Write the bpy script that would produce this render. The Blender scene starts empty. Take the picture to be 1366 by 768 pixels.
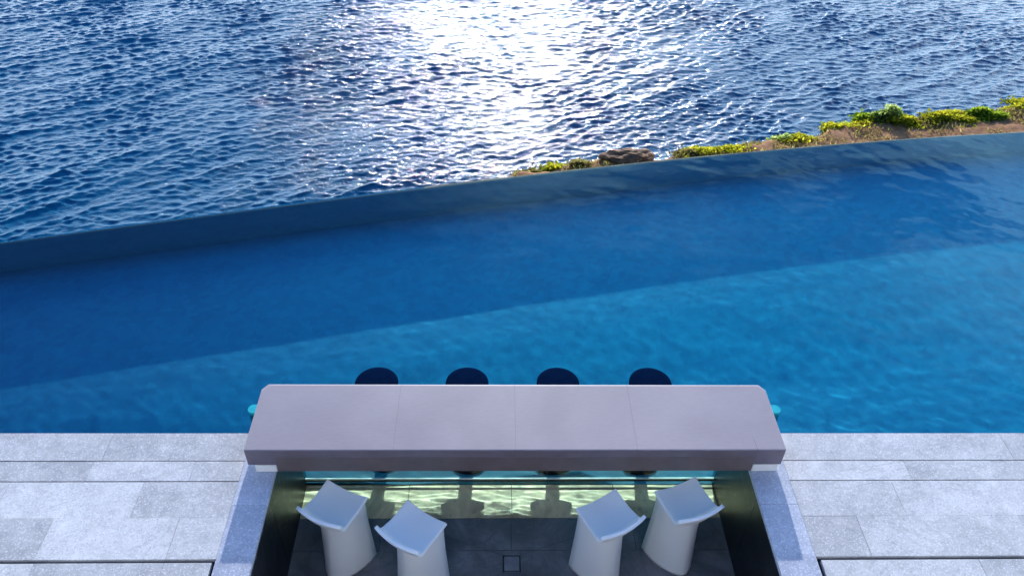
import bpy, bmesh, math, random
import numpy as np
from mathutils import Vector, Matrix, noise

random.seed(7)
rng = np.random.default_rng(11)
S = bpy.context.scene
C = S.collection

# ------------------------------------------------------------------ helpers
def link(o, parent=None):
    C.objects.link(o)
    if parent is not None:
        o.parent = parent
    return o

def obj(name, bm, mat, parent=None, smooth=False, loc=None):
    me = bpy.data.meshes.new(name)
    bm.normal_update()
    bm.to_mesh(me)
    bm.free()
    if mat is not None:
        me.materials.append(mat)
    if smooth:
        for p in me.polygons:
            p.use_smooth = True
    o = bpy.data.objects.new(name, me)
    link(o, parent)
    if loc is not None:
        o.location = loc
    return o

def tag(o, label=None, cat=None, group=None, kind=None):
    if label: o['label'] = label
    if cat: o['category'] = cat
    if group: o['group'] = group
    if kind: o['kind'] = kind
    return o

def struct(name, bm, mat, smooth=False):
    o = obj(name, bm, mat, None, smooth)
    o['kind'] = 'structure'
    return o

def thing(name, label, cat, loc=(0, 0, 0), rz=0.0, group=None):
    o = bpy.data.objects.new(name, None)
    o.empty_display_size = 0.1
    link(o)
    o.location = loc
    o.rotation_euler = (0, 0, rz)
    return tag(o, label, cat, group)

def box(bm, x0, x1, y0, y1, z0, z1, bev=0.0, seg=2):
    r = bmesh.ops.create_cube(bm, size=1.0)
    vs = r['verts']
    for v in vs:
        v.co = Vector(((x0 + x1) / 2 + v.co.x * (x1 - x0), (y0 + y1) / 2 + v.co.y * (y1 - y0), (z0 + z1) / 2 + v.co.z * (z1 - z0)))
    if bev > 0:
        es = list({e for v in vs for e in v.link_edges})
        bmesh.ops.bevel(bm, geom=es, offset=bev, segments=seg, profile=0.5, affect='EDGES')
    return vs

def grid_mesh(name, XX, YY, ZZ, mat, keep=None, smooth=True, parent=None):
    """regular tensor grid -> mesh; keep: bool per quad"""
    nx, ny = XX.shape
    co = np.stack([XX, YY, ZZ], -1).reshape(-1, 3).astype(np.float32)
    idx = np.arange(nx * ny).reshape(nx, ny)
    q = np.stack([idx[:-1, :-1], idx[1:, :-1], idx[1:, 1:], idx[:-1, 1:]], -1)
    if keep is not None:
        q = q[keep]
    q = q.reshape(-1, 4)
    used = np.unique(q)
    remap = np.full(nx * ny, -1, dtype=np.int64); remap[used] = np.arange(len(used))
    q = remap[q]; co = co[used]
    me = bpy.data.meshes.new(name)
    me.vertices.add(len(co)); me.vertices.foreach_set('co', co.ravel())
    me.loops.add(q.size); me.loops.foreach_set('vertex_index', q.ravel().astype(np.int32))
    me.polygons.add(len(q))
    me.polygons.foreach_set('loop_start', (np.arange(len(q)) * 4).astype(np.int32))
    me.polygons.foreach_set('loop_total', np.full(len(q), 4, dtype=np.int32))
    me.polygons.foreach_set('use_smooth', np.full(len(q), smooth, dtype=bool))
    me.update(calc_edges=True); me.validate()
    if mat: me.materials.append(mat)
    o = bpy.data.objects.new(name, me)
    link(o, parent)
    return o, used

# ------------------------------------------------------------------ node helpers
class NT:
    def __init__(self, name):
        self.m = bpy.data.materials.new(name)
        self.m.use_nodes = True
        self.t = self.m.node_tree
        self.t.nodes.clear()
        self.out = self.t.nodes.new('ShaderNodeOutputMaterial')
    def n(self, typ, **kw):
        nd = self.t.nodes.new(typ)
        for k, v in kw.items():
            if k.startswith('_'):
                setattr(nd, k[1:], v)
            else:
                self.set(nd, k, v)
        return nd
    def set(self, nd, k, v):
        s = nd.inputs[int(k[1:])] if (k[0] == 'i' and k[1:].isdigit()) else nd.inputs[k.replace('_', ' ')]
        if isinstance(v, bpy.types.NodeSocket):
            self.t.links.new(v, s)
        else:
            if isinstance(v, (tuple, list)) and len(v) == 3 and s.type == 'RGBA':
                v = (*v, 1)
            s.default_value = v
    def coord(self, scale=(1, 1, 1), rot=(0, 0, 0), which='Object'):
        tc = self.n('ShaderNodeTexCoord')
        mp = self.n('ShaderNodeMapping', Vector=tc.outputs[which], Scale=scale, Rotation=rot)
        return mp.outputs['Vector']
    def noise(self, vec, scale, detail=4, rough=0.55, dist=0.0):
        return self.n('ShaderNodeTexNoise', Vector=vec, Scale=scale, Detail=detail, Roughness=rough, Distortion=dist).outputs['Fac']
    def ramp(self, fac, stops, interp='LINEAR'):
        r = self.n('ShaderNodeValToRGB', Fac=fac)
        r.color_ramp.interpolation = interp
        e = r.color_ramp.elements
        while len(e) < len(stops): e.new(0.5)
        for k, (p, c) in enumerate(stops):
            e[k].position = p
            e[k].color = (c, c, c, 1) if not isinstance(c, (tuple, list)) else (*c, 1)
        return r.outputs['Color']
    def mix(self, fac, a, b, mode='MIX'):
        m = self.n('ShaderNodeMix', _data_type='RGBA', _blend_type=mode)
        for s, v in ((m.inputs['Factor'], fac), (m.inputs[6], a), (m.inputs[7], b)):
            if isinstance(v, bpy.types.NodeSocket): self.t.links.new(v, s)
            else: s.default_value = v if s.type == 'VALUE' else ((*v, 1) if len(v) == 3 else v)
        return m.outputs[2]
    def math(self, op, a, b=0.0, c=0.0):
        m = self.n('ShaderNodeMath', _operation=op, i0=a, i1=b)
        if c: m.inputs[2].default_value = c
        return m.outputs[0]
    def bump(self, h, strength=0.3, dist=0.01):
        return self.n('ShaderNodeBump', Height=h, Strength=strength, Distance=dist).outputs['Normal']
    def bsdf(self, **kw):
        b = self.n('ShaderNodeBsdfPrincipled')
        for k, v in kw.items(): self.set(b, k, v)
        return b
    def done(self, sh):
        self.t.links.new(sh.outputs[0] if hasattr(sh, 'outputs') else sh, self.out.inputs['Surface'])
        return self.m

# ------------------------------------------------------------------ materials
def mat_granite(name, dark=(0.37, 0.36, 0.36), light=(0.74, 0.715, 0.705), tint=None):
    m = NT(name)
    v = m.coord()
    att = m.n('ShaderNodeAttribute', _attribute_name='tone').outputs['Fac']
    cl = m.noise(v, 1.6, 6, 0.62, 1.2)
    mid = m.noise(v, 9.0, 5, 0.7, 0.6)
    f = m.math('ADD', m.math('MULTIPLY', cl, 0.75), m.math('MULTIPLY', mid, 0.55))
    f = m.math('ADD', f, m.math('MULTIPLY', m.math('SUBTRACT', att, 0.5), 0.33))
    base = m.mix(m.ramp(f, [(0.36, 0.0), (0.92, 1.0)]), dark, light)
    # dark veins
    vn = m.noise(m.coord((1.0, 1.9, 1.0), (0, 0, 0.5)), 1.1, 7, 0.6, 2.2)
    vein = m.ramp(vn, [(0.468, 0.0), (0.497, 1.0), (0.503, 1.0), (0.535, 0.0)])
    vein = m.math('MULTIPLY', vein, m.ramp(m.noise(v, 0.9, 2), [(0.42, 0.0), (0.6, 0.75)]))
    base = m.mix(m.math('MULTIPLY', vein, 0.38), base, (dark[0] * .62, dark[1] * .62, dark[2] * .66))
    # crystals
    sp = m.n('ShaderNodeTexVoronoi', Vector=v, Scale=120.0).outputs['Color']
    spk = m.n('ShaderNodeSeparateColor', Color=sp).outputs[0]
    base = m.mix(m.ramp(spk, [(0.80, 0.0), (0.92, 0.42)]), base, (0.88, 0.88, 0.90))
    base = m.mix(m.ramp(spk, [(0.06, 0.40), (0.16, 0.0)]), base, (0.30, 0.30, 0.34))
    rough = m.ramp(mid, [(0.3, 0.42), (0.7, 0.62)])
    hh = m.math('ADD', m.noise(v, 60, 3), m.math('MULTIPLY', m.noise(v, 7, 3), 0.6))
    b = m.bsdf(Base_Color=base, Roughness=rough, Normal=m.bump(hh, 0.25, 0.004))
    b.inputs['Specular IOR Level'].default_value = 0.35
    return m.done(b)

def mat_simple(name, col, rough=0.5, spec=0.5, var=0.12, nscale=12, bump=0.0, metal=0.0):
    m = NT(name)
    v = m.coord()
    nz = m.noise(v, nscale, 5, 0.6)
    c = m.mix(m.ramp(nz, [(0.3, 0.0), (0.7, 1.0)]), tuple(x * (1 - var) for x in col), tuple(min(1, x * (1 + var)) for x in col))
    b = m.bsdf(Base_Color=c, Roughness=m.ramp(nz, [(0.3, max(0.02, rough - .05)), (0.7, min(1, rough + .05))]), Metallic=metal)
    b.inputs['Specular IOR Level'].default_value = spec
    if bump: m.set(b, 'Normal', m.bump(m.noise(v, nscale * 6, 4), bump, 0.003))
    return m.done(b)

M_deck = mat_granite('granite_paving')
M_coping = mat_granite('granite_coping', (0.34, 0.36, 0.44), (0.60, 0.63, 0.72))
M_gap = mat_simple('dark_joint', (0.02, 0.02, 0.024), 0.8)

def mat_blackstone(name, col, rough, vein=0.5):
    m = NT(name)
    v = m.coord()
    n1 = m.noise(v, 2.2, 6, 0.65, 0.8)
    c = m.mix(m.ramp(n1, [(0.35, 0.0), (0.75, 1.0)]), tuple(x * .55 for x in col), tuple(x * 1.5 for x in col))
    vn = m.noise(m.coord((1, 1.4, 1.2), (0.3, 0.2, 0.8)), 1.3, 6, 0.6, 1.5)
    ve = m.ramp(vn, [(0.485, 0.0), (0.499, vein), (0.502, vein), (0.515, 0.0)])
    c = m.mix(ve, c, (0.11, 0.12, 0.13))
    sp = m.n('ShaderNodeSeparateColor', Color=m.n('ShaderNodeTexVoronoi', Vector=v, Scale=38.0).outputs['Color']).outputs[0]
    c = m.mix(m.ramp(sp, [(0.975, 0.0), (0.985, 0.35)]), c, (0.2, 0.21, 0.22))
    b = m.bsdf(Base_Color=c, Roughness=m.ramp(n1, [(0.3, rough), (0.7, min(1, rough + .12))]), Normal=m.bump(m.noise(v, 45, 3), 0.12, 0.003))
    return m.done(b)

M_pitwall = mat_blackstone('black_polished_stone', (0.005, 0.006, 0.008), 0.30, 0.25)
M_pitfloor = mat_blackstone('dark_slate_floor', (0.19, 0.19, 0.205), 0.42, 0.6)

def mat_counter():
    m = NT('grey_counter_stone')
    v = m.coord()
    big = m.noise(v, 1.1, 4, 0.55, 0.5)
    fine = m.noise(m.coord((1, 5, 5)), 14, 5, 0.65)
    f = m.math('ADD', m.math('MULTIPLY', big, 0.7), m.math('MULTIPLY', fine, 0.4))
    c = m.mix(m.ramp(f, [(0.35, 0.0), (0.75, 1.0)]), (0.265, 0.222, 0.242), (0.345, 0.292, 0.315))
    b = m.bsdf(Base_Color=c, Roughness=m.ramp(big, [(0.3, 0.42), (0.7, 0.52)]), Normal=m.bump(m.noise(v, 120, 2), 0.06, 0.002))
    b.inputs['Specular IOR Level'].default_value = 0.4
    return m.done(b)
M_counter = mat_counter()
M_apron = mat_simple('brown_stone_apron', (0.15, 0.118, 0.122), 0.45, 0.4, 0.18, 5)
M_seam = mat_simple('counter_seam', (0.16, 0.135, 0.145), 0.7)
M_whiteblock = mat_simple('white_block_stone', (0.90, 0.87, 0.82), 0.5, 0.4, 0.04, 20)
M_stool = mat_simple('white_moulded_plastic', (0.96, 0.96, 0.96), 0.42, 0.4, 0.015, 6, 0.03)
M_poolstool = mat_simple('dark_navy_stool', (0.002, 0.009, 0.032), 0.85, 0.0, 0.2, 8)
M_steel = mat_simple('brushed_rail', (0.70, 0.74, 0.74), 0.35, 0.5, 0.05, 30)
M_rubber = mat_simple('dark_gasket', (0.012, 0.016, 0.018), 0.6)
M_tip = mat_simple('turquoise_glass_edge', (0.03, 0.44, 0.50), 0.2, 0.5, 0.1, 20)

def mat_water(name, tint, bumpamt=0.0):
    m = NT(name)
    b = m.n('ShaderNodeBsdfGlass', _distribution='BECKMANN', Color=tint, Roughness=0.0, IOR=1.333)
    return m.done(b)
M_water = mat_water('pool_water', (0.52, 0.91, 1.0))
M_pane = mat_water('acrylic_pane', (0.96, 1.0, 0.86))

def mat_poolfloor(name='blue_pool_tile', k=1.0):
    m = NT(name)
    v = m.coord()
    cell = m.n('ShaderNodeTexVoronoi', Vector=v, Scale=14.0).outputs['Color']
    cv = m.n('ShaderNodeSeparateColor', Color=cell).outputs[0]
    nz = m.noise(v, 2.5, 5, 0.6)
    f = m.math('ADD', m.math('MULTIPLY', cv, 0.35), m.math('MULTIPLY', nz, 0.75))
    c = m.mix(m.ramp(f, [(0.3, 0.0), (0.8, 1.0)]), (0.001, 0.28 * k, 0.44 * k), (0.002, 0.375 * k, 0.54 * k))
    # shading toward the left end is put into the tile colour
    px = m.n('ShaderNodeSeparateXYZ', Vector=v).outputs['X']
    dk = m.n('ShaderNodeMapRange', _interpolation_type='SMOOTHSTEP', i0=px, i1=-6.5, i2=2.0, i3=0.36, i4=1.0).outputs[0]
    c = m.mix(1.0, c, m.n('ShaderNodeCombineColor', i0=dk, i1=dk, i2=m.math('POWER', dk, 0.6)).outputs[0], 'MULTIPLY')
    bk = m.n('ShaderNodeTexBrick', Vector=v, Color1=(1, 1, 1, 1), Color2=(0.97, 0.98, 0.98, 1), Mortar=(0.9, 0.93, 0.95, 1), Scale=1.0)
    bk.offset = 0.0
    bk.inputs['Brick Width'].default_value = 0.6; bk.inputs['Row Height'].default_value = 0.6; bk.inputs['Mortar Size'].default_value = 0.006
    c = m.mix(1.0, c, bk.outputs['Color'], 'MULTIPLY')
    b = m.bsdf(Base_Color=c, Roughness=0.6)
    return m.done(b)
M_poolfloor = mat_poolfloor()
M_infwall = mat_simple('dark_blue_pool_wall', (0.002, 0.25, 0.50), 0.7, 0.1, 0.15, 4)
M_lip = mat_simple('pale_edge_lip', (0.34, 0.35, 0.38), 0.5)

def mat_sea():
    m = NT('sea_water')
    v = m.coord()
    att = m.n('ShaderNodeAttribute', _attribute_name='foam').outputs['Fac']
    n1 = m.noise(m.coord((1.0, 1.6, 1.0), (0, 0, 0.25)), 3.2, 6, 0.62, 0.4)
    n2 = m.noise(m.coord((1.0, 1.5, 1.0), (0, 0, -0.2)), 9.0, 4, 0.6, 0.3)
    h = m.math('ADD', m.math('MULTIPLY', n1, 1.0), m.math('MULTIPLY', n2, 0.35))
    fn = m.noise(v, 2.4, 8, 0.7, 0.6)
    fm = m.ramp(m.math('ADD', m.math('MULTIPLY', att, 0.9), m.math('SUBTRACT', fn, 0.72)), [(0.16, 0.0), (0.36, 1.0)])
    big = m.noise(v, 0.05, 3, 0.5)
    col = m.mix(big, (0.001, 0.095, 0.19), (0.002, 0.125, 0.24))
    col = m.mix(fm, col, (0.75, 0.78, 0.8))
    b = m.bsdf(Base_Color=col, Roughness=m.mix(fm, (0.07, 0.07, 0.07), (0.7, 0.7, 0.7)), IOR=1.333, Specular_IOR_Level=0.30, Normal=m.bump(h, 0.6, 0.08))
    return m.done(b)
M_sea = mat_sea()

def mat_soil():
    m = NT('dry_soil')
    v = m.coord()
    n1 = m.noise(v, 1.4, 7, 0.65, 0.5)
    n2 = m.noise(v, 11, 5, 0.7)
    geo = m.n('ShaderNodeNewGeometry')
    nz = m.n('ShaderNodeSeparateXYZ', Vector=geo.outputs['Normal']).outputs['Z']
    c = m.mix(m.ramp(n1, [(0.3, 0.0), (0.7, 1.0)]), (0.26, 0.11, 0.045), (0.52, 0.25, 0.11))
    c = m.mix(m.ramp(n2, [(0.55, 0.0), (0.75, 0.6)]), c, (0.52, 0.34, 0.19))
    rock = m.mix(m.ramp(n2, [(0.3, 0.0), (0.7, 1.0)]), (0.028, 0.022, 0.020), (0.11, 0.085, 0.07))
    c = m.mix(m.ramp(nz, [(0.45, 1.0), (0.72, 0.0)]), c, rock)
    b = m.bsdf(Base_Color=c, Roughness=0.9, Normal=m.bump(m.math('ADD', n1, m.math('MULTIPLY', n2, 0.4)), 0.7, 0.08))
    b.inputs['Specular IOR Level'].default_value = 0.2
    return m.done(b)
M_soil = mat_soil()

def mat_rock():
    m = NT('dark_volcanic_rock')
    v = m.coord()
    n1 = m.noise(v, 3.5, 7, 0.65, 0.4)
    c = m.mix(m.ramp(n1, [(0.32, 0.0), (0.7, 1.0)]), (0.07, 0.034, 0.016), (0.56, 0.28, 0.12))
    b = m.bsdf(Base_Color=c, Roughness=0.85, Normal=m.bump(m.noise(v, 9, 7, 0.7), 0.9, 0.06))
    return m.done(b)
M_rock = mat_rock()

def mat_leaf(name, a, b_, c_):
    m = NT(name)
    att = m.n('ShaderNodeAttribute', _attribute_name='tone').outputs['Fac']
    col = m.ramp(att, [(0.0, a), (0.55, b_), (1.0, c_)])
    d = m.n('ShaderNodeBsdfDiffuse', Color=col, Roughness=0.6)
    t = m.n('ShaderNodeBsdfTranslucent', Color=col)
    mx = m.n('ShaderNodeMixShader', Fac=0.68, i1=d.outputs[0], i2=t.outputs[0])
    return m.done(mx)
M_leaf_green = mat_leaf('green_leaves', (0.14, 0.22, 0.015), (0.42, 0.54, 0.04), (0.70, 0.74, 0.10))
M_leaf_pale = mat_leaf('pale_green_leaves', (0.18, 0.26, 0.06), (0.48, 0.58, 0.15), (0.74, 0.78, 0.32))
M_leaf_yellow = mat_leaf('yellow_flowering_leaves', (0.24, 0.25, 0.015), (0.66, 0.62, 0.04), (0.92, 0.74, 0.05))
M_leaf_dry = mat_leaf('dry_olive_leaves', (0.20, 0.16, 0.05), (0.42, 0.36, 0.10), (0.62, 0.52, 0.20))
M_twig = mat_simple('woody_twig', (0.10, 0.06, 0.035), 0.9)

# ------------------------------------------------------------------ key dimensions (metres, z=0 is the deck)
PXL, PXR = -1.70, 2.12          # pit inner faces
CXL, CXR = -1.96, 2.41          # outer faces of the pit walls
YG = 0.205                      # outer face of the glass pane
PIT_Z = -1.005
POOL_Z = -1.46
WZ = -0.022                     # water level
X0, X1 = -11.0, 14.0            # extent of pool and deck

def far_y(x):                   # gently curved infinity edge
    return 4.02 + 0.2175 * x - 0.0068 * x * x - 0.0003 * x * x * x * (1 if x > 0 else 0) * 0.0
ex = np.array([-16, -5.265, -4.022, -2.687, -1.366, 0.269, 1.767, 3.38, 5.283, 7.35, 16.0])
ey = np.array([-0.2, 2.641, 2.953, 3.287, 3.633, 4.042, 4.359, 4.679, 4.988, 5.296, 6.45])
pf = np.polyfit(ex[1:-1], ey[1:-1], 3)
def far_y(x):
    x = np.asarray(x, dtype=float)
    xc = np.clip(x, -5.6, 7.6)
    y = np.polyval(pf, xc)
    dl = np.polyval(np.polyder(pf), xc)
    return y + dl * (x - xc)

# ------------------------------------------------------------------ pool basin
xs = np.sort(np.concatenate([np.linspace(X0, X1, 60), [CXL + .02, CXL + .021, CXR - .021, CXR - .02]]))
GUT = -0.01                      # overflow gutter along the inside of the infinity wall
def pool_depth(s_):             # floor depth against the distance from the infinity wall
    q = min(1.0, max(0.0, (s_ - 2.06) / 1.5))
    return 0.69 + 0.31 * q * q * (3 - 2 * q)
bm = bmesh.new()
prev = None
sv = [GUT, GUT, GUT, GUT + .3, 1.0, 1.5, 2.0, 2.15, 2.3, 2.45, 2.6, 2.75, 2.9, 3.05, 3.2, 3.3, 3.5, 4.0, 4.5, 5.0, 5.5, 6.0, 7.0]
for x in xs:
    fy = float(far_y(x)) - 0.10
    ring = [bm.verts.new((x, fy + 0.02, -0.9)), bm.verts.new((x, fy - GUT, -0.9))]
    for q in sv[2:]:
        y = max(fy - q, YG + 0.0 if CXL + .0205 < x < CXR - .0205 else -0.25)
        ring.append(bm.verts.new((x, y, -pool_depth(fy - y))))
    if prev:
        for k in range(len(ring) - 1):
            f = bm.faces.new((prev[k], ring[k], ring[k + 1], prev[k + 1]))
            if k < 2: f.material_index = 1; f.smooth = False
    prev = ring
bmesh.ops.recalc_face_normals(bm, faces=bm.faces)
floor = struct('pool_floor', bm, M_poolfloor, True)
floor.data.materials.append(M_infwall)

# infinity wall (inner face, top, outer face) as one swept wall; pale lip on its outer edge
bm = bmesh.new()
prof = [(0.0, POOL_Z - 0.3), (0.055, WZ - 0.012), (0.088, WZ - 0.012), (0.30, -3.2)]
prev = None
for x in xs:
    fy = float(far_y(x)) - 0.10
    ring = [bm.verts.new((x, fy + dy, z)) for dy, z in prof]
    if prev:
        for k in range(len(prof)):
            f = bm.faces.new((prev[k], prev[(k + 1) % len(prof)], ring[(k + 1) % len(prof)], ring[k]))
            if k > 0: f.material_index = 1
    prev = ring
bmesh.ops.recalc_face_normals(bm, faces=bm.faces)
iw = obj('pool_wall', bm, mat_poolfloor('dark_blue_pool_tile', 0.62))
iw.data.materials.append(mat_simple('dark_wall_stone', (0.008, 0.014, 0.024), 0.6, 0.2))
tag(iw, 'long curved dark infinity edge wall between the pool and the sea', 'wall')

# end walls and the deck-side wall of the pool
bm = bmesh.new()
box(bm, X0 - 0.3, X0, -0.25, float(far_y(X0)) - 0.1, POOL_Z - 0.3, -0.06)
box(bm, X1, X1 + 0.3, -0.25, float(far_y(X1)) - 0.1, POOL_Z - 0.3, -0.06)
box(bm, X0, CXL, -0.30, -0.015, POOL_Z - 0.3, -0.045)
box(bm, CXR, X1, -0.30, -0.015, POOL_Z - 0.3, -0.045)
box(bm, PXL - 0.02, PXR + 0.02, YG + 0.004, YG + 0.1, POOL_Z - 0.3, PIT_Z - 0.01)
struct('pool_basin', bm, M_poolfloor)

# water surface: one sheet with real ripples
def waves(X, Y, n, lmin, lmax, amp, ang0, spread, seed, power=1.0):
    r = np.random.default_rng(seed)
    Z = np.zeros_like(X)
    for k in range(n):
        L = lmin * (lmax / lmin) ** r.random()
        th = ang0 + r.normal() * spread
        kk = 2 * math.pi / L
        Z += amp * (L / lmax) ** power * np.sin(kk * (math.cos(th) * X + math.sin(th) * Y) + r.random() * 6.283)
    return Z
gx = np.unique(np.concatenate([np.arange(X0, X1 + .001, 0.026), [CXL + .04, CXR - .04]]))
lower = np.linspace(-0.04, YG + 0.10, 8)
t = np.linspace(0, 1, 215)[1:]
XX = np.repeat(gx[:, None], len(lower) + len(t), 1)
FY = far_y(gx)
YY = np.concatenate([np.repeat(lower[None], len(gx), 0), (YG + 0.10) + t[None, :] * (FY[:, None] - YG - 0.10)], 1)
ZZ = WZ + waves(XX, YY, 60, 0.09, 0.55, 0.00015, math.radians(72), 0.8, 5, 1.15) + waves(XX, YY, 8, 0.7, 2.2, 0.0008, math.radians(60), 0.5, 9, 1.0)
qx = (XX[:-1, 0] + XX[1:, 0]) / 2
keep = np.ones((XX.shape[0] - 1, XX.shape[1] - 1), bool)
inpit = (qx > CXL + .04) & (qx < CXR - .04)
keep[np.ix_(inpit, np.arange(len(lower) - 1))] = False
water, _ = grid_mesh('pool_water', XX, YY, ZZ, M_water, keep)
tag(water, kind='structure')

# ------------------------------------------------------------------ deck
def add_tone(me_bm, faces, val, layer):
    for f in faces:
        for l in f.loops: l[layer] = (val, val, val, 1)

def slab_rows(bm, rows, xa, xb, joints, ztop=0.0, seed=1):
    r = random.Random(seed)
    lay = bm.loops.layers.color.get('tone') or bm.loops.layers.color.new('tone')
    for ri, (ya, yb) in enumerate(rows):
        js = joints.get(ri)
        if js is None:
            js = []; x = xa + r.uniform(0.3, 1.4)
            while x < xb - 0.3:
                js.append(x); x += r.uniform(0.9, 1.45)
        e = [xa] + sorted(j for j in js if xa < j < xb) + [xb]
        for k in range(len(e) - 1):
            n0 = set(bm.faces)
            box(bm, e[k] + 0.0009, e[k + 1] - 0.0009, ya, yb, ztop - 0.04, ztop + r.uniform(-0.0012, 0.0012), 0.0010, 1)
            val = r.uniform(0.05, 0.95)
            add_tone(bm, [f for f in bm.faces if f not in n0], val, lay)

rows = [(-0.278, 0.0), (-0.474, -0.287), (-0.8065, -0.483), (-1.150, -0.8075)]
bm = bmesh.new()
JL = {0: [-3.1, -4.55, -6.1, -7.6], 1: [-2.35, -3.15, -4.2, -5.6, -7.1], 2: [-2.69, -3.72, -5.0, -6.4, -7.8], 3: [-2.32, -3.25, -4.4, -5.9, -7.3]}
JR = {0: [4.35, 5.9, 7.5, 9.2], 1: [3.41, 4.75, 6.2, 7.9], 2: [3.23, 4.4, 5.7, 7.2], 3: [2.83, 4.1, 5.4, 6.9]}
slab_rows(bm, rows, X0, CXL, JL, seed=21)
slab_rows(bm, rows, CXR, X1, JR, seed=33)
# inner field, set back behind a wide dark channel
ys = -1.178
rows2 = []
while ys > -9:
    rows2.append((ys - 0.346, ys)); ys -= 0.347
slab_rows(bm, rows2, X0, CXL - 0.022, {}, seed=5)
slab_rows(bm, rows2, CXR + 0.03, X1, {}, seed=6)
rows3 = []
ys = -4.1
while ys > -9:
    rows3.append((ys - 0.346, ys)); ys -= 0.347
slab_rows(bm, rows3, CXL, CXR, {}, seed=8)
struct('pool_deck', bm, M_deck)
bm = bmesh.new()
for xa, xb in ((X0, CXL), (CXR, X1)):
    box(bm, xa, xb, -9, -0.02, -0.30, -0.044)
box(bm, CXL, CXR, -9, -4.1, -0.30, -0.044)
struct('deck_bed', bm, M_gap)

# unseen house wall behind the view, added to bounce sunlight onto the stools
bm = bmesh.new()
def wall_x(a, b, z0, z1): box(bm, a, b, -8.4, -8.0, z0, z1)
ops = [(-8.6, -5.4), (-4.0, 0.2), (1.0, 4.6), (6.0, 9.6)]
for z0, z1, za_, zb_ in ((0.002, 3.2, 0.02, 2.5), (3.2, 6.6, 3.4, 5.7)):
    wall_x(X0, X1, zb_, z1)
    if za_ - z0 > 0.1: wall_x(X0, X1, z0, za_)
    e = [X0] + [q for o_ in ops for q in o_] + [X1]
    for k in range(0, len(e), 2): wall_x(e[k], e[k + 1], za_ if za_ - z0 > 0.1 else z0, zb_)
M_unseen_render = mat_simple('unseen_house_render', (0.80, 0.78, 0.75), 0.8, 0.2, 0.03, 3)
struct('unseen_house_wall', bm, M_unseen_render)
bm = bmesh.new()
for a_, b_ in ops:
    box(bm, a_, b_, -8.25, -8.2, 0.02, 2.5); box(bm, a_, b_, -8.25, -8.2, 3.4, 5.7)
struct('unseen_house_glazing', bm, mat_simple('unseen_dark_glazing', (0.03, 0.035, 0.04), 0.08))

# ------------------------------------------------------------------ sunken bar: side walls, floor
def pit_wall(label, xin, xout, seed):
    w = thing('retaining_wall', label, 'wall', ((xin + xout) / 2, 0, PIT_Z))
    s = 1 if xout > xin else -1
    bm = bmesh.new()
    a, b = sorted((xin, xout - s * 0.002))
    # black polished panels in pieces
    ys = [-4.1, -2.9, -1.75, -0.62, YG - 0.002]
    for k in range(4):
        box(bm, a, b, ys[k] + 0.001, ys[k + 1] - 0.001, POOL_Z, -0.041, 0.001, 1)
    for v in bm.verts: v.co -= w.location
    obj('wall_panel', bm, M_pitwall, w)
    bm = bmesh.new()
    lay = bm.loops.layers.color.new('tone')
    r = random.Random(seed)
    ys = [-4.1, -3.2, -2.3, -1.46, -0.70, YG - 0.002]
    a, b = sorted((xin - s * 0.006, xout))
    for k in range(5):
        n0 = set(bm.faces)
        box(bm, a, b, ys[k] + 0.001, ys[k + 1] - 0.001, -0.04, 0.0, 0.002, 1)
        add_tone(bm, [f for f in bm.faces if f not in n0], r.uniform(0.3, 0.8), lay)
    for v in bm.verts: v.co -= w.location
    obj('coping', bm, M_coping, w)
    return w
pit_wall('black polished wall with blue-grey coping on the left side of the sunken bar', PXL, CXL, 2)
pit_wall('black polished wall with blue-grey coping on the right side of the sunken bar', PXR, CXR, 3)
bm = bmesh.new(); box(bm, PXL, PXR, -4.3, -4.1, POOL_Z, -0.045)
w = obj('retaining_wall', bm, M_pitwall); tag(w, 'black end wall closing the sunken bar behind the white stools', 'wall')

DX, DY = 0.203, -0.604          # drain centre
bm = bmesh.new()
g = 0.0022
jx = [PXL, -0.98, DX - 0.0, 1.35, PXR]
for (ya, yb) in ((-0.480, -0.155), (-1.35, -0.480), (-2.25, -1.35), (-3.2, -2.25), (-4.1, -3.2)):
    xs_ = [PXL, -0.95, 0.203, 1.30, PXR] if ya == -0.480 else [PXL, -0.55, 0.203, 0.95, PXR]
    for k in range(4):
        x0, x1 = xs_[k] + g, xs_[k + 1] - g
        if ya == -1.35 and k in (1, 2):
            # tiles notched around the drain
            h = 0.078
            if k == 1: box(bm, x0, DX - h, ya + g, yb - g, PIT_Z - 0.03, PIT_Z)
            else: box(bm, DX + h, x1, ya + g, yb - g, PIT_Z - 0.03, PIT_Z)
            if k == 1:
                box(bm, DX - h + g, DX + h - g, ya + g, DY - h, PIT_Z - 0.03, PIT_Z)
                box(bm, DX - h + g, DX + h - g, DY + h, yb - g, PIT_Z - 0.03, PIT_Z)
        else:
            box(bm, x0, x1, ya + g, yb - g, PIT_Z - 0.03, PIT_Z)
pitfloor = struct('bar_floor', bm, M_pitfloor)
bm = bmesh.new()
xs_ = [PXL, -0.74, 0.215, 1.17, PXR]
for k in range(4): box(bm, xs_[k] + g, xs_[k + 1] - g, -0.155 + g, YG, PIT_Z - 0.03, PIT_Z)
struct('lit_floor_strip', bm, mat_blackstone('lit_strip_stone', (0.82, 0.58, 0.36), 0.4, 0.05))  # brightness and yellow of the sunlit band put into the floor colour
bm = bmesh.new(); box(bm, PXL, PXR, -4.1, YG, PIT_Z - 0.30, PIT_Z - 0.034)
struct('floor_bed', bm, mat_simple('pale_grout', (0.09, 0.095, 0.10), 0.8))
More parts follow.
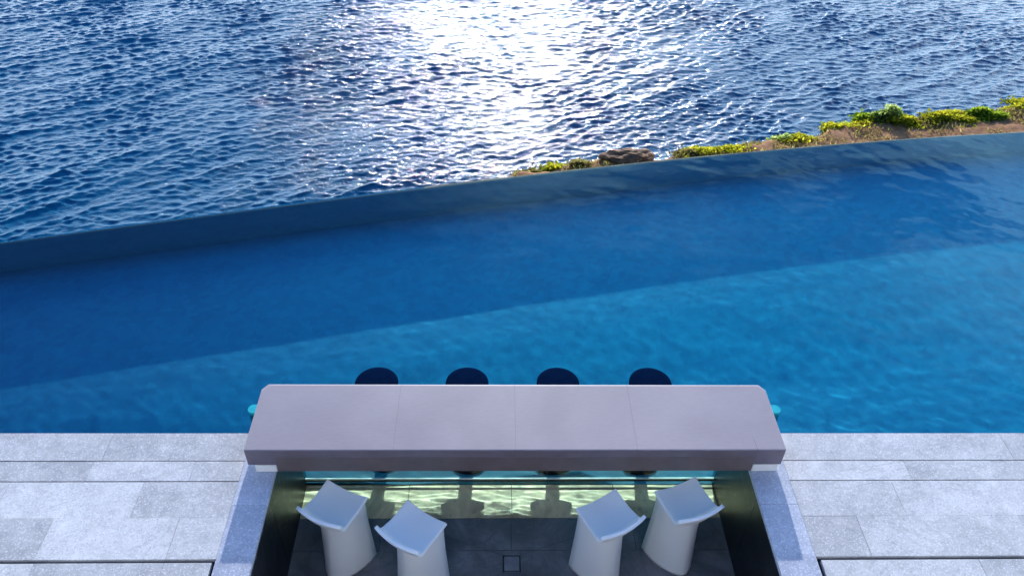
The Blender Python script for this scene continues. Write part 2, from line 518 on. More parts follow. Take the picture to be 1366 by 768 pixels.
# fold lines of the floor running to the drain
bm = bmesh.new()
def strip(bm, a, b, w, z):
    a = Vector((*a, z)); b = Vector((*b, z)); d = (b - a).normalized(); n = Vector((-d.y, d.x, 0)) * w / 2
    bm.faces.new([bm.verts.new(p) for p in (a - n, b - n, b + n, a + n)])
for ex_, ey_ in ((-0.90, -0.16), (1.30, -0.16), (-1.1, -1.7), (1.5, -1.7)):
    a = Vector((DX + math.copysign(.075, ex_ - DX), DY + math.copysign(.075, ey_ - DY)))
    strip(bm, a, (ex_, ey_), 0.004, PIT_Z + 0.003)
struct('floor_crease', bm, mat_simple('floor_crease', (0.085, 0.09, 0.10), 0.7))
dr = thing('floor_drain', 'small square stone drain cover set in the dark bar floor', 'drain', (DX, DY, PIT_Z))
bm = bmesh.new(); box(bm, -0.066, 0.066, -0.066, 0.066, -0.03, 0.002, 0.002, 1)
obj('drain_cover', bm, mat_blackstone('drain_cover_stone', (0.26, 0.27, 0.30), 0.4, 0.2), dr)
bm = bmesh.new()
for a in ((-0.077, 0.077, -0.077, -0.071), (-0.077, 0.077, 0.071, 0.077), (-0.077, -0.071, -0.071, 0.071), (0.071, 0.077, -0.071, 0.071)):
    box(bm, *a, -0.03, -0.004)
obj('drain_frame', bm, M_rubber, dr)

# ------------------------------------------------------------------ acrylic pane with rail
pane = thing('glass_pane', 'clear acrylic pool window with a bottom rail under the bar counter', 'window', (0, YG, PIT_Z))
bm = bmesh.new()
za, zb, zw = 0.0, 0.0835 - PIT_Z, WZ - PIT_Z
nseg = 40
# pit side face, top face, pool side face above the water; below it the pane is optically one with the water
for k in range(nseg):
    xa = PXL + (PXR - PXL) * k / nseg; xb = PXL + (PXR - PXL) * (k + 1) / nseg
    bm.faces.new([bm.verts.new(p) for p in ((xa, 0, za), (xb, 0, za), (xb, 0, zb), (xa, 0, zb))])
bm.faces.new([bm.verts.new(p) for p in ((PXL, 0, zb), (PXR, 0, zb), (PXR, .1, zb), (PXL, .1, zb))])
bm.faces.new([bm.verts.new(p) for p in ((PXR, .1, zw), (PXL, .1, zw), (PXL, .1, zb), (PXR, .1, zb))])
pane_face = obj('pane', bm, M_pane, pane, smooth=True)
bm = bmesh.new(); box(bm, PXL + .004, PXR - .004, -0.016, -0.002, 0.100, 0.116, 0.002, 1)
rail = obj('rail', bm, M_steel, pane)
bm = bmesh.new(); box(bm, PXL + .004, PXR - .004, -0.014, -0.003, 0.070, 0.098)
obj('gasket', bm, M_rubber, rail)
for s, xw, xt in ((-1, PXL, -2.06), (1, PXR, 2.54)):
    bm = bmesh.new()
    xc_ = xt - s * 0.0485
    pl = [(xw, 0.003), (xw, 0.10)] + [(xc_ + s * 0.0485 * math.sin(q), 0.0515 + 0.0485 * math.cos(q)) for q in np.linspace(0, math.pi, 13)]
    lo = [bm.verts.new((x_, y_, za)) for x_, y_ in pl]; hi = [bm.verts.new((x_, y_, 0.012 - PIT_Z)) for x_, y_ in pl]
    for k in range(len(pl)): bm.faces.new((lo[k], lo[(k + 1) % len(pl)], hi[(k + 1) % len(pl)], hi[k]))
    bm.faces.new(lo); bm.faces.new(hi)
    bmesh.ops.recalc_face_normals(bm, faces=bm.faces)
    obj('pane_end', bm, M_tip, pane, smooth=False)

# ------------------------------------------------------------------ bar counter
CT = 0.27
CX0, CX1, CY0, CY1 = -1.895, 2.345, -0.388, 0.312
ctr = thing('bar_counter', 'long lavender-grey stone bar counter between the pool and the sunken bar', 'counter', (0, 0, 0))
bm = bmesh.new()
ch = 0.055
out = [(CX0, CY0), (CX1, CY0), (CX1, CY1 - ch), (CX1 - ch * .75, CY1), (CX0 + ch * .75, CY1), (CX0, CY1 - ch)]
vb = [bm.verts.new((x, y, 0.085)) for x, y in out]; vt = [bm.verts.new((x, y, CT)) for x, y in out]
bm.faces.new(vb[::-1]); bm.faces.new(vt)
for k in range(6): bm.faces.new((vb[k], vb[(k + 1) % 6], vt[(k + 1) % 6], vt[k]))
be = [e for e in bm.edges if all(v.co.z > CT - .01 and v.co.y > CY1 - ch - .01 for v in e.verts)]
bmesh.ops.bevel(bm, geom=be, offset=0.024, segments=5, profile=0.5, affect='EDGES')
be = [e for e in bm.edges if e.is_manifold and e.calc_face_angle() > 0.6 and not all(v.co.y > CY1 - ch - .03 for v in e.verts)]
bmesh.ops.bevel(bm, geom=be, offset=0.007, segments=2, profile=0.5, affect='EDGES')
top = obj('countertop', bm, M_counter, ctr, smooth=False)
for x in (-0.74, 0.215, 1.17):
    bm = bmesh.new()
    strip(bm, (x - .004, CY0 + .012), (x + .0, CY1 - .012), 0.0018, CT + 0.0012)
    box(bm, x - .0040, x - .0022, CY0 - 0.0042, CY0 + 0.0119, 0.10, CT + 0.0012)
    obj('seam', bm, M_seam, top)
# curved seam near the right end
pts = [(2.115, CY0 + .012), (2.105, -0.2), (2.08, -0.02), (2.03, 0.15), (1.96, CY1 - .014)]
bm = bmesh.new()
for a, b in zip(pts[:-1], pts[1:]): strip(bm, a, b, 0.0016, CT + 0.0012)
box(bm, 2.1133, 2.1167, CY0 - 0.0042, CY0 + 0.0119, 0.10, CT + 0.0012)
bmesh.ops.remove_doubles(bm, verts=bm.verts, dist=0.002)
obj('seam', bm, M_seam, top)
bm = bmesh.new(); box(bm, CX0 + .006, CX1 - .006, CY0 - 0.003, CY0 + 0.02, 0.094, CT - 0.007, 0.003, 2)  # thin strip with the shade of the counter front put into its colour
obj('front_shade_strip', bm, mat_simple('shaded_counter_front', (0.175, 0.145, 0.175), 0.4, 0.4, 0.15, 6), ctr)
bm = bmesh.new(); box(bm, PXL + .03, PXR - .004, CY0 - 0.006, CY0 + 0.05, 0.012, 0.185, 0.004, 2)
obj('apron', bm, M_apron, ctr)
for a, b in ((-1.842, PXL + .026), (PXR + .0, 2.325)):
    bm = bmesh.new(); box(bm, a, b, CY0 - 0.002, CY0 + 0.55, 0.002, 0.083, 0.003, 2)
    obj('support_block', bm, M_whiteblock, ctr)

# ------------------------------------------------------------------ white bar stools
def seat_z(x, y):
    """upper seat surface, local"""
    z = 0.762 + 0.012 * (x / 0.15) ** 2 + 0.032 * (abs(y) / 0.19) ** 2.0 + 0.005 * max(0.0, (x - 0.02) / 0.14) ** 1.6 * (0.35 + 0.65 * (abs(y) / .19) ** 1.5)
    if x < -0.105: z += 0.085 * ((-0.105 - x) / 0.09) ** 1.35
    return z
def make_stool(label):
    t = thing('bar_stool', label, 'stool', (0, 0, 0), 0, 'white bar stools in the sunken bar')
    # body
    levels = [(0.0, .160, .215, -.225, 1.9), (0.03, .160, .214, -.223, 1.9), (0.25, .154, .205, -.190, 2.1), (0.48, .150, .194, -.160, 2.5), (0.66, .150, .188, -.142, 3.2), (None, .152, .187, -.135, 4.2)]
    bm = bmesh.new(); rings = []
    for (z, xf, wf, xb, n) in levels:
        pts = []
        for k in range(8): pts.append((xf - (0.012 if k in (0,) else 0.0), -wf + 2 * wf * k / 8 + (0.004 if k == 0 else 0)))
        pts.append((xf - .012, wf - .004))
        for k in range(1, 13):
            u = k / 12.0
            x = xf - .03 - (xf - .03 - xb) * math.sin(u * math.pi / 2)
            y = wf * max(0.0, 1 - ((xf - x) / (xf - xb)) ** n) ** (1 / 1.7)
            pts.append((x, y))
        m_ = [(x, -y) for x, y in pts[9:-1]][::-1]
        pts += m_
        rings.append([bm.verts.new((x, y, z if z is not None else seat_z(x, y) - 0.020)) for x, y in pts])
    for a, b in zip(rings[:-1], rings[1:]):
        for k in range(len(a)):
            bm.faces.new((a[k], a[(k + 1) % len(a)], b[(k + 1) % len(a)], b[k]))
    bm.faces.new(rings[0][::-1])
    bmesh.ops.recalc_face_normals(bm, faces=bm.faces)
    body = obj('body', bm, M_stool, t, smooth=True)
    # seat shell with a curled-up back lip
    bm = bmesh.new()
    nx, ny = 40, 16
    def pt(i, j, dz):
        u = i / nx; v = -1 + 2 * j / ny
        sl = -0.455 + u * 0.455          # distance along the profile, 0 at the front edge
        x = 0.160 + sl
        lift = 0.0; R_ = 0.050; x0 = -0.125
        if x < x0:
            q = x0 - x; ph = min(q / R_, 1.25); ext = max(0.0, q - 1.25 * R_)
            ext *= (1 - 0.5 * v ** 4)
            lift = R_ * (1 - math.cos(ph)) + ext * math.sin(1.25)
            x = x0 - R_ * math.sin(ph) - ext * math.cos(1.25)
        back = max(0.0, (-0.05 - x) / 0.15)
        hw = 0.192 + 0.012 * min(1, back) - 0.014 * (1 - min(1, max(0, (0.16 - x) / .05))) * 0
        y = v * hw
        z = seat_z(max(x, -0.104), y) + lift
        return Vector((x + 0.022 * (v * v - 1) * min(1, back) + 0.012 * (1 - abs(v) ** 3) * 0, y, z + dz))
    G = [[bm.verts.new(pt(i, j, 0)) for j in range(ny + 1)] for i in range(nx + 1)]
    for i in range(nx):
        for j in range(ny):
            bm.faces.new((G[i][j], G[i + 1][j], G[i + 1][j + 1], G[i][j + 1]))
    bmesh.ops.recalc_face_normals(bm, faces=bm.faces)
    if sum(f.normal.z for f in bm.faces) < 0: bmesh.ops.reverse_faces(bm, faces=bm.faces)
    seat = obj('seat', bm, M_stool, t, smooth=True)
    md = seat.modifiers.new('thickness', 'SOLIDIFY'); md.thickness = 0.030; md.offset = -1
    bv = seat.modifiers.new('round', 'BEVEL'); bv.width = 0.009; bv.segments = 3; bv.limit_method = 'ANGLE'; bv.angle_limit = math.radians(50)
    return t
def copy_tree(o, parent=None):
    c = o.copy(); link(c)
    if parent is not None: c.parent = parent
    for ch in list(o.children): copy_tree(ch, c)
    return c
stool0 = make_stool('white moulded bar stool furthest left, nearest the left black wall')
STOOLS = [(-1.222, -0.545, 63.0, None),
          (-0.580, -0.755, 56.0, 'white moulded bar stool standing just left of the floor drain'),
          (0.948, -0.645, 119.0, 'white moulded bar stool standing just right of the floor drain'),
          (1.600, -0.515, 111.5, 'white moulded bar stool furthest right, nearest the right black wall')]
stools = []
for k, (x, y, a, lab) in enumerate(STOOLS):
    o = stool0 if k == 0 else copy_tree(stool0)
    o.location = (x, y, PIT_Z + 0.001); o.rotation_euler = (0, 0, math.radians(a))
    if lab: o['label'] = lab
    stools.append(o)

# ------------------------------------------------------------------ submerged pool stools
def make_pool_stool(label):
    t = thing('pool_stool', label, 'stool', (0, 0, -1.0), 0, 'dark round stools standing in the pool')
    bm = bmesh.new()
    prof = [(0.0, 1.004), (0.15, 1.005), (0.183, 1.001), (0.192, 0.992), (0.192, 0.972), (0.184, 0.966), (0.0, 0.965)]
    n = 40; rings = []
    for r, z in prof:
        if r == 0: rings.append([bm.verts.new((0, 0, z))])
        else: rings.append([bm.verts.new((r * math.cos(2 * math.pi * k / n), r * math.sin(2 * math.pi * k / n), z)) for k in range(n)])
    for a, b in zip(rings[:-1], rings[1:]):
        for k in range(n):
            if len(a) == 1: bm.faces.new((a[0], b[k], b[(k + 1) % n]))
            elif len(b) == 1: bm.faces.new((a[k], b[0], a[(k + 1) % n]))
            else: bm.faces.new((a[k], b[k], b[(k + 1) % n], a[(k + 1) % n]))
    bmesh.ops.recalc_face_normals(bm, faces=bm.faces)
    obj('seat', bm, M_poolstool, t, smooth=True)
    bm = bmesh.new()
    r = bmesh.ops.create_cone(bm, cap_ends=True, segments=40, radius1=0.185, radius2=0.172, depth=0.07)
    for v in r['verts']: v.co.z += 0.035
    obj('base', bm, M_poolstool, t)
    bm = bmesh.new()
    r = bmesh.ops.create_cone(bm, cap_ends=False, segments=24, radius1=0.060, radius2=0.055, depth=0.897)
    for v in r['verts']: v.co.z += 0.5175
    obj('pedestal', bm, M_poolstool, t, smooth=True)
    return t
ps0 = make_pool_stool('dark round pool stool furthest left behind the bar counter')
pstools = []
for k, (x, lab) in enumerate([(-1.003, None), (-0.197, 'dark round pool stool second from the left behind the counter'),
                              (0.618, 'dark round pool stool second from the right behind the counter'), (1.452, 'dark round pool stool furthest right behind the bar counter')]):
    o = ps0 if k == 0 else copy_tree(ps0)
    o.location = (x, 0.577, -1.0)
    if lab: o['label'] = lab
    pstools.append(o)

# ------------------------------------------------------------------ sea
SEA_Z = -18.0
def axis(a, b, d, lo, hi, g=1.12):
    v = list(np.arange(a, b + 1e-6, d))
    s = d
    while v[-1] < hi: s *= g; v.append(v[-1] + s)
    s = d; pre = []
    x = a
    while x > lo: s *= g; x -= s; pre.append(x)
    return np.array(pre[::-1] + v)
sxa = axis(-44, 52, 0.085, -4000, 4000)
sya = axis(24, 66, 0.07, -60, 6000)
def fade(v, a, b, w): return np.clip((v - (a - w)) / w, 0, 1) * np.clip(((b + w) - v) / w, 0, 1)
F = fade(sxa, -44, 52, 10)[:, None] * fade(sya, 24, 66, 10)[None, :]
H = np.zeros((len(sxa), len(sya)), dtype=np.float32); DXw = np.zeros_like(H); DYw = np.zeros_like(H)
def spec(n, lmin, lmax, steep, ang0, spread, seed, chop):
    global H, DXw, DYw
    r = np.random.default_rng(seed)
    L = lmin * (lmax / lmin) ** r.random(n); th = ang0 + r.normal(size=n) * spread
    k = 2 * math.pi / L; kx = k * np.cos(th); ky = k * np.sin(th)
    A = steep * L / math.sqrt(n)
    ph = r.random(n) * 2 * math.pi
    P = np.exp(1j * (sxa[:, None] * kx[None, :] + ph)).astype(np.complex64)
    Q = np.exp(1j * (sya[:, None] * ky[None, :])).astype(np.complex64)
    Z = (P * A.astype(np.complex64)) @ Q.T
    H += Z.real.astype(np.float32)
    DXw += -chop * ((P * (A * np.cos(th)).astype(np.complex64)) @ Q.T).imag
    DYw += -chop * ((P * (A * np.sin(th)).astype(np.complex64)) @ Q.T).imag
spec(14, 6.0, 14.0, 0.005, math.radians(-56), 0.18, 3, 0.9)
spec(90, 0.85, 2.8, 0.017, math.radians(-55), 0.30, 4, 1.0)
spec(280, 0.26, 0.85, 0.048, math.radians(-72), 0.45, 6, 0.9)
# gust patches: the chop is livelier in some places than in others
gx_, gy_ = np.meshgrid(sxa, sya, indexing='ij')
gu = np.zeros_like(gx_)
gr = np.random.default_rng(12)
for k in range(14):
    L_ = gr.uniform(5, 22); th_ = gr.uniform(0, 3.14)
    gu += np.sin(2 * math.pi / L_ * (math.cos(th_) * gx_ + 1.0 * math.sin(th_) * gy_) + gr.uniform(0, 6.28))
gu = np.clip(1.0 + 0.075 * gu, 0.7, 1.35)
H *= gu; DXw *= gu; DYw *= gu
XX = sxa[:, None] + DXw * F; YY = sya[None, :] + DYw * F; ZZ = SEA_Z + H * F
sea, used = grid_mesh('sea', XX, YY, ZZ, M_sea)
tag(sea, kind='structure')
# foam where the swell breaks over the shallow rocks below the pool
XR_, YR_ = np.meshgrid(sxa, sya, indexing='ij')
fo = np.exp(-(((XR_ + 2.0) / 7.0) ** 2 + ((YR_ - 32.8 - 0.06 * XR_) / 1.7) ** 2)) * 0.42
fo += np.exp(-(((XR_ - 6.0) / 5.0) ** 2 + ((YR_ - 34.0) / 1.3) ** 2)) * 0.3
fo += np.clip((H - 0.10) * 1.2, 0, 0.25)
at = sea.data.attributes.new('foam', 'FLOAT', 'POINT')
at.data.foreach_set('value', fo.reshape(-1)[used].astype(np.float32))

# ------------------------------------------------------------------ headland
cx = np.array([-40, -9, -5, -3, -1, 0.0, 0.5, 1.4, 2.0, 2.5, 3.0, 3.6, 4.5, 5.2, 5.7, 6.2, 7.0, 7.7, 8.7, 9.6, 10.3, 11.5, 14, 20, 40])
cy = np.array([-20, 1.6, 3.2, 4.2, 5.5, 6.6, 7.5, 7.74, 7.86, 7.98, 7.98, 8.15, 8.4, 8.6, 8.65, 9.0, 9.35, 9.55, 9.7, 9.85, 10.0, 10.4, 11.5, 14, 22])
txa = axis(-3, 13, 0.07, -60, 60, 1.15); tya = axis(6.2, 11.2, 0.07, -40, 40, 1.15)
TX, TY = np.meshgrid(txa, tya, indexing='ij')
EC = np.interp(TX, cx, cy)
TZ = np.zeros_like(TX)
for i in range(TX.shape[0]):
    for j in range(TX.shape[1]):
        p = Vector((TX[i, j], TY[i, j], 0))
        e = EC[i, j] + 0.22 * noise.noise(p * 1.7) + 0.12 * noise.noise(p * 4.3)
        d = TY[i, j] - e
        n_ = 0.035 * noise.fractal(p * 1.4, 1.0, 2.0, 5) + 0.025 * noise.noise(p * 6.0)
        z = -2.0 + n_
        if d > -0.25: z -= 0.12 * min(1, (d + .25) / .25) ** 2
        if d > 0: z -= min(20.0, d * 3.4 + 0.5 * noise.fractal(p * 0.9, 1.0, 2.0, 4) * min(1, d))
        TZ[i, j] = z
land, _ = grid_mesh('headland', TX, TY, TZ, M_soil)
tag(land, kind='structure')
def land_z(x, y):
    i = min(max(int(np.searchsorted(txa, x)), 0), len(txa) - 1); j = min(max(int(np.searchsorted(tya, y)), 0), len(tya) - 1)
    return float(TZ[i, j])

# rocks
def make_rock(x, y, sx, sy, sz, seed, label, mat=M_rock):
    bm = bmesh.new()
    bmesh.ops.create_icosphere(bm, subdivisions=5, radius=1.0)
    for v in bm.verts:
        p = v.co.copy()
        q = p * 1.3 + Vector((seed * 7.1, seed * 3.3, seed))
        r = 1 + 0.38 * noise.noise(q) + 0.2 * noise.noise(q * 2.6) + 0.09 * noise.noise(q * 6) + 0.04 * noise.noise(q * 14)
        c = noise.cell(q * 1.7) * 0.05
        v.co = Vector((p.x * sx, p.y * sy, p.z * sz)) * (r + c)
    o = obj('rock', bm, mat, None, smooth=True, loc=(x, y, land_z(x, y) - sz * 0.15))
    tag(o, label, 'rock')
    return o
make_rock(2.42, 7.80, 0.42, 0.24, 0.13, 1, 'low brown rock mound poking above the pool edge left of the greenery')
make_rock(2.90, 7.93, 0.22, 0.16, 0.11, 2, 'small dark rock at the right end of the low brown mound')
make_rock(6.10, 9.03, 0.26, 0.17, 0.24, 3, 'black rock at the cliff edge behind the yellow flowers')
make_rock(4.98, 8.62, 0.15, 0.12, 0.12, 4, 'small dark rock at the tip of the low green clump')
make_rock(8.68, 9.80, 0.20, 0.13, 0.11, 5, 'brown rock on the ridge behind the soil patch')

# shrubs: many leaf blades in clumps
def make_shrub(x, y, w, d, h, mat, label, seed, n=900, blade=0.05, group=None, feather=0.0):
    r = random.Random(seed)
    bm = bmesh.new(); lay = bm.loops.layers.color.new('tone')
    nc = max(4, int(7 * w / 0.4))
    cl = [(r.gauss(0, w * .42), r.gauss(0, d * .38), r.uniform(.45, 1.0), r.uniform(.10, .2)) for _ in range(nc)]
    for _ in range(n):
        a, b, hh, rad = r.choice(cl)
        px = a + r.gauss(0, rad * .55); py = b + r.gauss(0, rad * .5)
        fall = max(0.05, 1 - (px / (w * 1.05)) ** 2 - (py / (d * 1.1)) ** 2)
        pz = h * hh * fall * (r.random() ** .55)
        L = blade * r.uniform(.6, 1.5); W = L * r.uniform(.22, .45)
        up = Vector((r.gauss(0, .6), r.gauss(0, .6), r.uniform(.2, 1.2) + feather)).normalized()
        sd = up.cross(Vector((r.gauss(0, 1), r.gauss(0, 1), r.gauss(0, .4)))).normalized()
        p = Vector((px, py, pz))
        f = bm.faces.new([bm.verts.new(q) for q in (p, p + up * L * .45 + sd * W, p + up * L, p + up * L * .45 - sd * W)])
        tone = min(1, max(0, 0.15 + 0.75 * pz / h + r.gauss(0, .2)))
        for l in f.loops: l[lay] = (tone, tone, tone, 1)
    t = thing('shrub', label, 'shrub', (x, y, land_z(x, y) - 0.02), 0, group)
    obj('foliage', bm, mat, t)
    bm = bmesh.new()
    for a, b, hh, rad in cl:
        tip = Vector((a, b, h * hh * .7)); base = Vector((a * .12, b * .12, -0.03))
        dr_ = (tip - base); L = dr_.length
        res = bmesh.ops.create_cone(bm, cap_ends=False, segments=5, radius1=.010, radius2=.004, depth=L)
        q = dr_.to_track_quat('Z', 'Y').to_matrix().to_4x4()
        bmesh.ops.transform(bm, matrix=Matrix.Translation((tip + base) / 2) @ q, verts=res['verts'])
    obj('stem', bm, M_twig, t)
    return t
GR = 'shrubs growing on the headland'
SH = [
 (0.78, 7.42, .14, .10, .10, M_leaf_dry, 'tiny dry tuft at the left tip of the headland'),
 (1.10, 7.48, .13, .10, .16, M_leaf_yellow, 'small yellow-green tuft second from the left tip of the headland'),
 (1.52, 7.56, .12, .08, .10, M_leaf_dry, 'small olive tuft just left of the brown rock mound'),
 (3.55, 7.98, .16, .12, .12, M_leaf_dry, 'low olive tuft just right of the brown rock mound'),
 (4.02, 8.18, .30, .16, .20, M_leaf_yellow, 'yellow-green clump at the left end of the low hedge of scrub'),
 (4.50, 8.34, .26, .16, .22, M_leaf_green, 'bright green clump beside the small dark rock'),
 (4.85, 8.30, .26, .14, .12, M_leaf_dry, 'flat dry tuft in the gap of bare soil left of the bright green clump'),
 (5.52, 8.50, .30, .18, .26, M_leaf_pale, 'pale green bushy clump nearest the pool edge'),
 (6.02, 8.78, .30, .20, .26, M_leaf_yellow, 'yellow-flowered clump in front of the black rock'),
 (6.45, 8.95, .26, .18, .24, M_leaf_yellow, 'yellow-green clump right of the black rock'),
 (6.85, 9.06, .24, .18, .26, M_leaf_pale, 'grey-green bush between the yellow clumps and the tall bush'),
 (7.28, 9.24, .18, .16, .20, M_leaf_green, 'small dark green bush left of the tall bush'),
 (7.66, 9.24, .26, .20, .40, M_leaf_pale, 'tallest pale green bush with feathery top'),
 (7.86, 9.10, .28, .16, .20, M_leaf_yellow, 'low yellow-green clump at the foot of the tall bush'),
 (8.28, 9.52, .22, .14, .16, M_leaf_green, 'low green bush on the ridge right of the tall bush'),
 (8.78, 9.28, .24, .16, .16, M_leaf_yellow, 'yellow clump in the middle of the soil patch'),
 (9.14, 9.22, .24, .16, .16, M_leaf_yellow, 'yellow clump right of the middle of the soil patch'),
 (9.40, 9.68, .26, .16, .18, M_leaf_dry, 'olive bush on the ridge above the soil patch'),
 (9.62, 9.50, .20, .14, .24, M_leaf_green, 'green bush right of the olive ridge bush'),
 (9.98, 9.40, .20, .14, .14, M_leaf_green, 'low green tuft at the right end of the yellow clumps'),
 (10.30, 10.00, .28, .18, .26, M_leaf_green, 'deep green bush on the ridge at the far right'),
 (10.85, 10.05, .34, .18, .18, M_leaf_yellow, 'yellow-green scrub right of the deep green ridge bush'),
]
for k, (x, y, w, d, h, mt, lab) in enumerate(SH):
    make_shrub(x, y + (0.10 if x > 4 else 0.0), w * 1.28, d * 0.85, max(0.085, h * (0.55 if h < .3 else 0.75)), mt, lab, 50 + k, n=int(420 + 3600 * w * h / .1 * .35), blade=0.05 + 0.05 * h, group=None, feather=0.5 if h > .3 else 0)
# dry ground cover that nobody could count
bm = bmesh.new(); lay = bm.loops.layers.color.new('tone'); r = random.Random(4)
for _ in range(16000):
    x = r.uniform(0.2, 13); e = float(np.interp(x, cx, cy)); y = e - abs(r.gauss(0, .55))
    if noise.noise(Vector((x * 1.6, y * 1.6, 3))) < r.uniform(-.15, .45): continue
    z = land_z(x, y); L = r.uniform(.03, .09); a = r.uniform(0, 6.28)
    up = Vector((r.gauss(0, .5), r.gauss(0, .5), 1)).normalized(); sd = Vector((math.cos(a), math.sin(a), 0)) * L * .2
    p = Vector((x, y, z - .005))
    f = bm.faces.new([bm.verts.new(q) for q in (p - sd, p + sd, p + up * L)])
    tn = r.random()
    for l in f.loops: l[lay] = (tn, tn, tn, 1)
tag(obj('dry_grass', bm, M_leaf_dry), 'sparse dry grass scattered over the brown soil', 'grass', kind='stuff')

bm = bmesh.new(); lay = bm.loops.layers.color.new('tone'); r = random.Random(9)
for _ in range(30000):
    x = r.uniform(3.4, 13); e = float(np.interp(x, cx, cy)); y = e + 0.08 - abs(r.gauss(0, .20))
    if noise.noise(Vector((x * 1.1, y * 2.0, 8))) < r.uniform(-.25, .22): continue
    L = r.uniform(.03, .075); a = r.uniform(0, 6.28)
    up = Vector((r.gauss(0, .8), r.gauss(0, .8), .8)).normalized(); sd = up.cross(Vector((math.cos(a), math.sin(a), 0.2))).normalized() * L * .3
    p = Vector((x, y, land_z(x, y) + r.uniform(0, .035)))
    f = bm.faces.new([bm.verts.new(q) for q in (p, p + up * L * .5 + sd, p + up * L, p + up * L * .5 - sd)])
    tn = min(1, max(0, r.gauss(.55, .25)))
    for l in f.loops: l[lay] = (tn, tn, tn, 1)
tag(obj('ground_cover', bm, M_leaf_yellow), 'patchy yellow-green ground cover along the cliff edge', 'ground cover', kind='stuff')

# ------------------------------------------------------------------ light
EL, AZ = math.radians(18.6), math.radians(2.4)      # azimuth from +Y toward +X
sd = Vector((math.sin(AZ) * math.cos(EL), math.cos(AZ) * math.cos(EL), math.sin(EL)))
L = bpy.data.lights.new('sun', 'SUN'); L.energy = 5.0; L.angle = math.radians(0.5); L.color = (1.0, 0.985, 0.94)
so = bpy.data.objects.new('sun', L); link(so); so.location = sd * 50
so.rotation_euler = (-sd).to_track_quat('-Z', 'Y').to_euler()
W = bpy.data.worlds.new('World'); S.world = W; W.use_nodes = True
nt = W.node_tree; bg = nt.nodes['Background']
sky = nt.nodes.new('ShaderNodeTexSky'); sky.sky_type = 'NISHITA'; sky.sun_disc = False
sky.sun_elevation = EL; sky.sun_rotation = AZ; sky.air_density = 1.0; sky.dust_density = 0.15; sky.ozone_density = 4.0
tn = nt.nodes.new('ShaderNodeMix'); tn.data_type = 'RGBA'; tn.blend_type = 'MULTIPLY'; tn.inputs[0].default_value = 1.0
tn.inputs[7].default_value = (0.92, 1.36, 1.85, 1)
nt.links.new(sky.outputs[0], tn.inputs[6])
def wn(t, **k):
    n_ = nt.nodes.new(t)
    for a_, v_ in k.items(): setattr(n_, a_, v_)
    return n_
tc = wn('ShaderNodeTexCoord'); mp = wn('ShaderNodeMapping'); mp.inputs['Scale'].default_value = (1.0, 1.0, 2.4)
nt.links.new(tc.outputs['Generated'], mp.inputs['Vector'])
nz = wn('ShaderNodeTexNoise'); nz.inputs['Scale'].default_value = 4.5; nz.inputs['Detail'].default_value = 7; nz.inputs['Roughness'].default_value = 0.6; nz.inputs['Distortion'].default_value = 0.4
nt.links.new(mp.outputs[0], nz.inputs['Vector'])
sx = wn('ShaderNodeSeparateXYZ'); nt.links.new(tc.outputs['Generated'], sx.inputs[0])
def mr(src, a0, a1, b0, b1):
    m_ = wn('ShaderNodeMapRange'); m_.interpolation_type = 'SMOOTHSTEP'
    for q_, v_ in zip((1, 2, 3, 4), (a0, a1, b0, b1)): m_.inputs[q_].default_value = v_
    nt.links.new(src, m_.inputs[0]); return m_.outputs[0]
def mm(op, a_, b_):
    m_ = wn('ShaderNodeMath', operation=op)
    for q_, v_ in enumerate((a_, b_)):
        if isinstance(v_, bpy.types.NodeSocket): nt.links.new(v_, m_.inputs[q_])
        else: m_.inputs[q_].default_value = v_
    return m_.outputs[0]
lx_ = mm('MULTIPLY', mm('MINIMUM', mm('ADD', sx.outputs['X'], -0.02), 0.0), -0.62)
low = mr(mm('ADD', sx.outputs['Z'], lx_), 0.46, 0.68, 1.0, 0.0)          # cloud bank low over the sea
cl_ = mm('MULTIPLY', mr(nz.outputs['Fac'], 0.34, 0.60, 0.0, 1.0), low)
cl_ = mm('MULTIPLY', cl_, mr(sx.outputs['X'], -0.60, 0.10, 0.8, 1.0))
cl_ = mm('MULTIPLY', cl_, mr(sx.outputs['Y'], 0.0, 0.5, 0.0, 1.0))
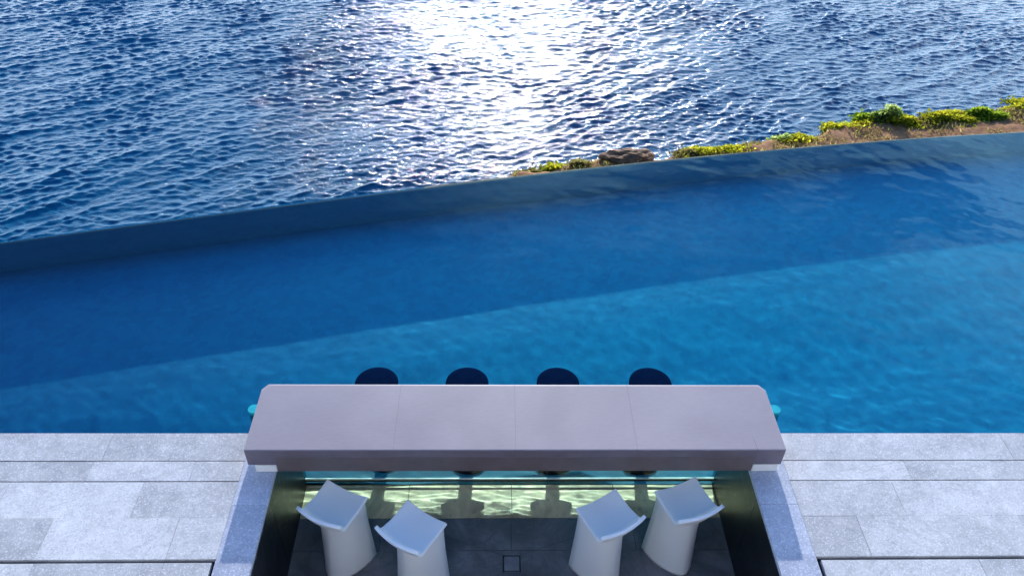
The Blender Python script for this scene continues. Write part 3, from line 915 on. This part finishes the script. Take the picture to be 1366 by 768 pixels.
hz_ = mm('MULTIPLY', mr(sx.outputs['Z'], 0.14, 0.46, 0.95, 0.0), mr(sx.outputs['Y'], -0.3, 0.4, 0.0, 1.0))   # bright haze near the horizon
cm = wn('ShaderNodeMix', data_type='RGBA'); cm.inputs[7].default_value = (10.5, 13.6, 18.5, 1)
nt.links.new(cl_, cm.inputs[0]); nt.links.new(tn.outputs[2], cm.inputs[6])
hm = wn('ShaderNodeMix', data_type='RGBA'); hm.inputs[7].default_value = (27.0, 32.0, 37.0, 1)
nt.links.new(hz_, hm.inputs[0]); nt.links.new(cm.outputs[2], hm.inputs[6])
nt.links.new(hm.outputs[2], bg.inputs[0]); bg.inputs[1].default_value = 0.15

# real refraction of sunlight through the water and the pane
L.cycles.is_caustics_light = True
for o in (water, pane_face): o.cycles.is_caustics_caster = True
for o in S.objects:
    if o.type == 'MESH' and o not in (water, pane_face) and not o.name.startswith(('seat', 'body', 'coping', 'countertop', 'wall_panel')): o.cycles.is_caustics_receiver = True

# ------------------------------------------------------------------ camera
cam = bpy.data.cameras.new('camera'); co = bpy.data.objects.new('camera', cam); link(co)
cr = Vector((0.9995814832651174, -0.018418936254764078, 0.02230697426256538))
cu = Vector((-0.005090571932787471, 0.6470795868281534, 0.7624054658695092))
cf = Vector((0.02847708536534126, 0.7621999416803633, -0.6467150102723346))
mw = Matrix(((cr.x, cu.x, -cf.x, 0), (cr.y, cu.y, -cf.y, -4.247579984), (cr.z, cu.z, -cf.z, 5.2), (0, 0, 0, 1)))
co.matrix_world = mw
cam.sensor_width = 36; cam.lens = 1050 * 36 / 1366; cam.clip_end = 12000; cam.clip_start = 0.1
S.camera = co

S.render.engine = 'CYCLES'
S.cycles.max_bounces = 12; S.cycles.transmission_bounces = 10; S.cycles.glossy_bounces = 4; S.cycles.diffuse_bounces = 3
S.cycles.caustics_reflective = False; S.cycles.caustics_refractive = True; S.cycles.blur_glossy = 0.3
S.cycles.sample_clamp_indirect = 6.0
S.cycles.use_denoising = True
S.view_settings.view_transform = 'Standard'; S.view_settings.look = 'None'; S.view_settings.exposure = 0; S.view_settings.gamma = 1
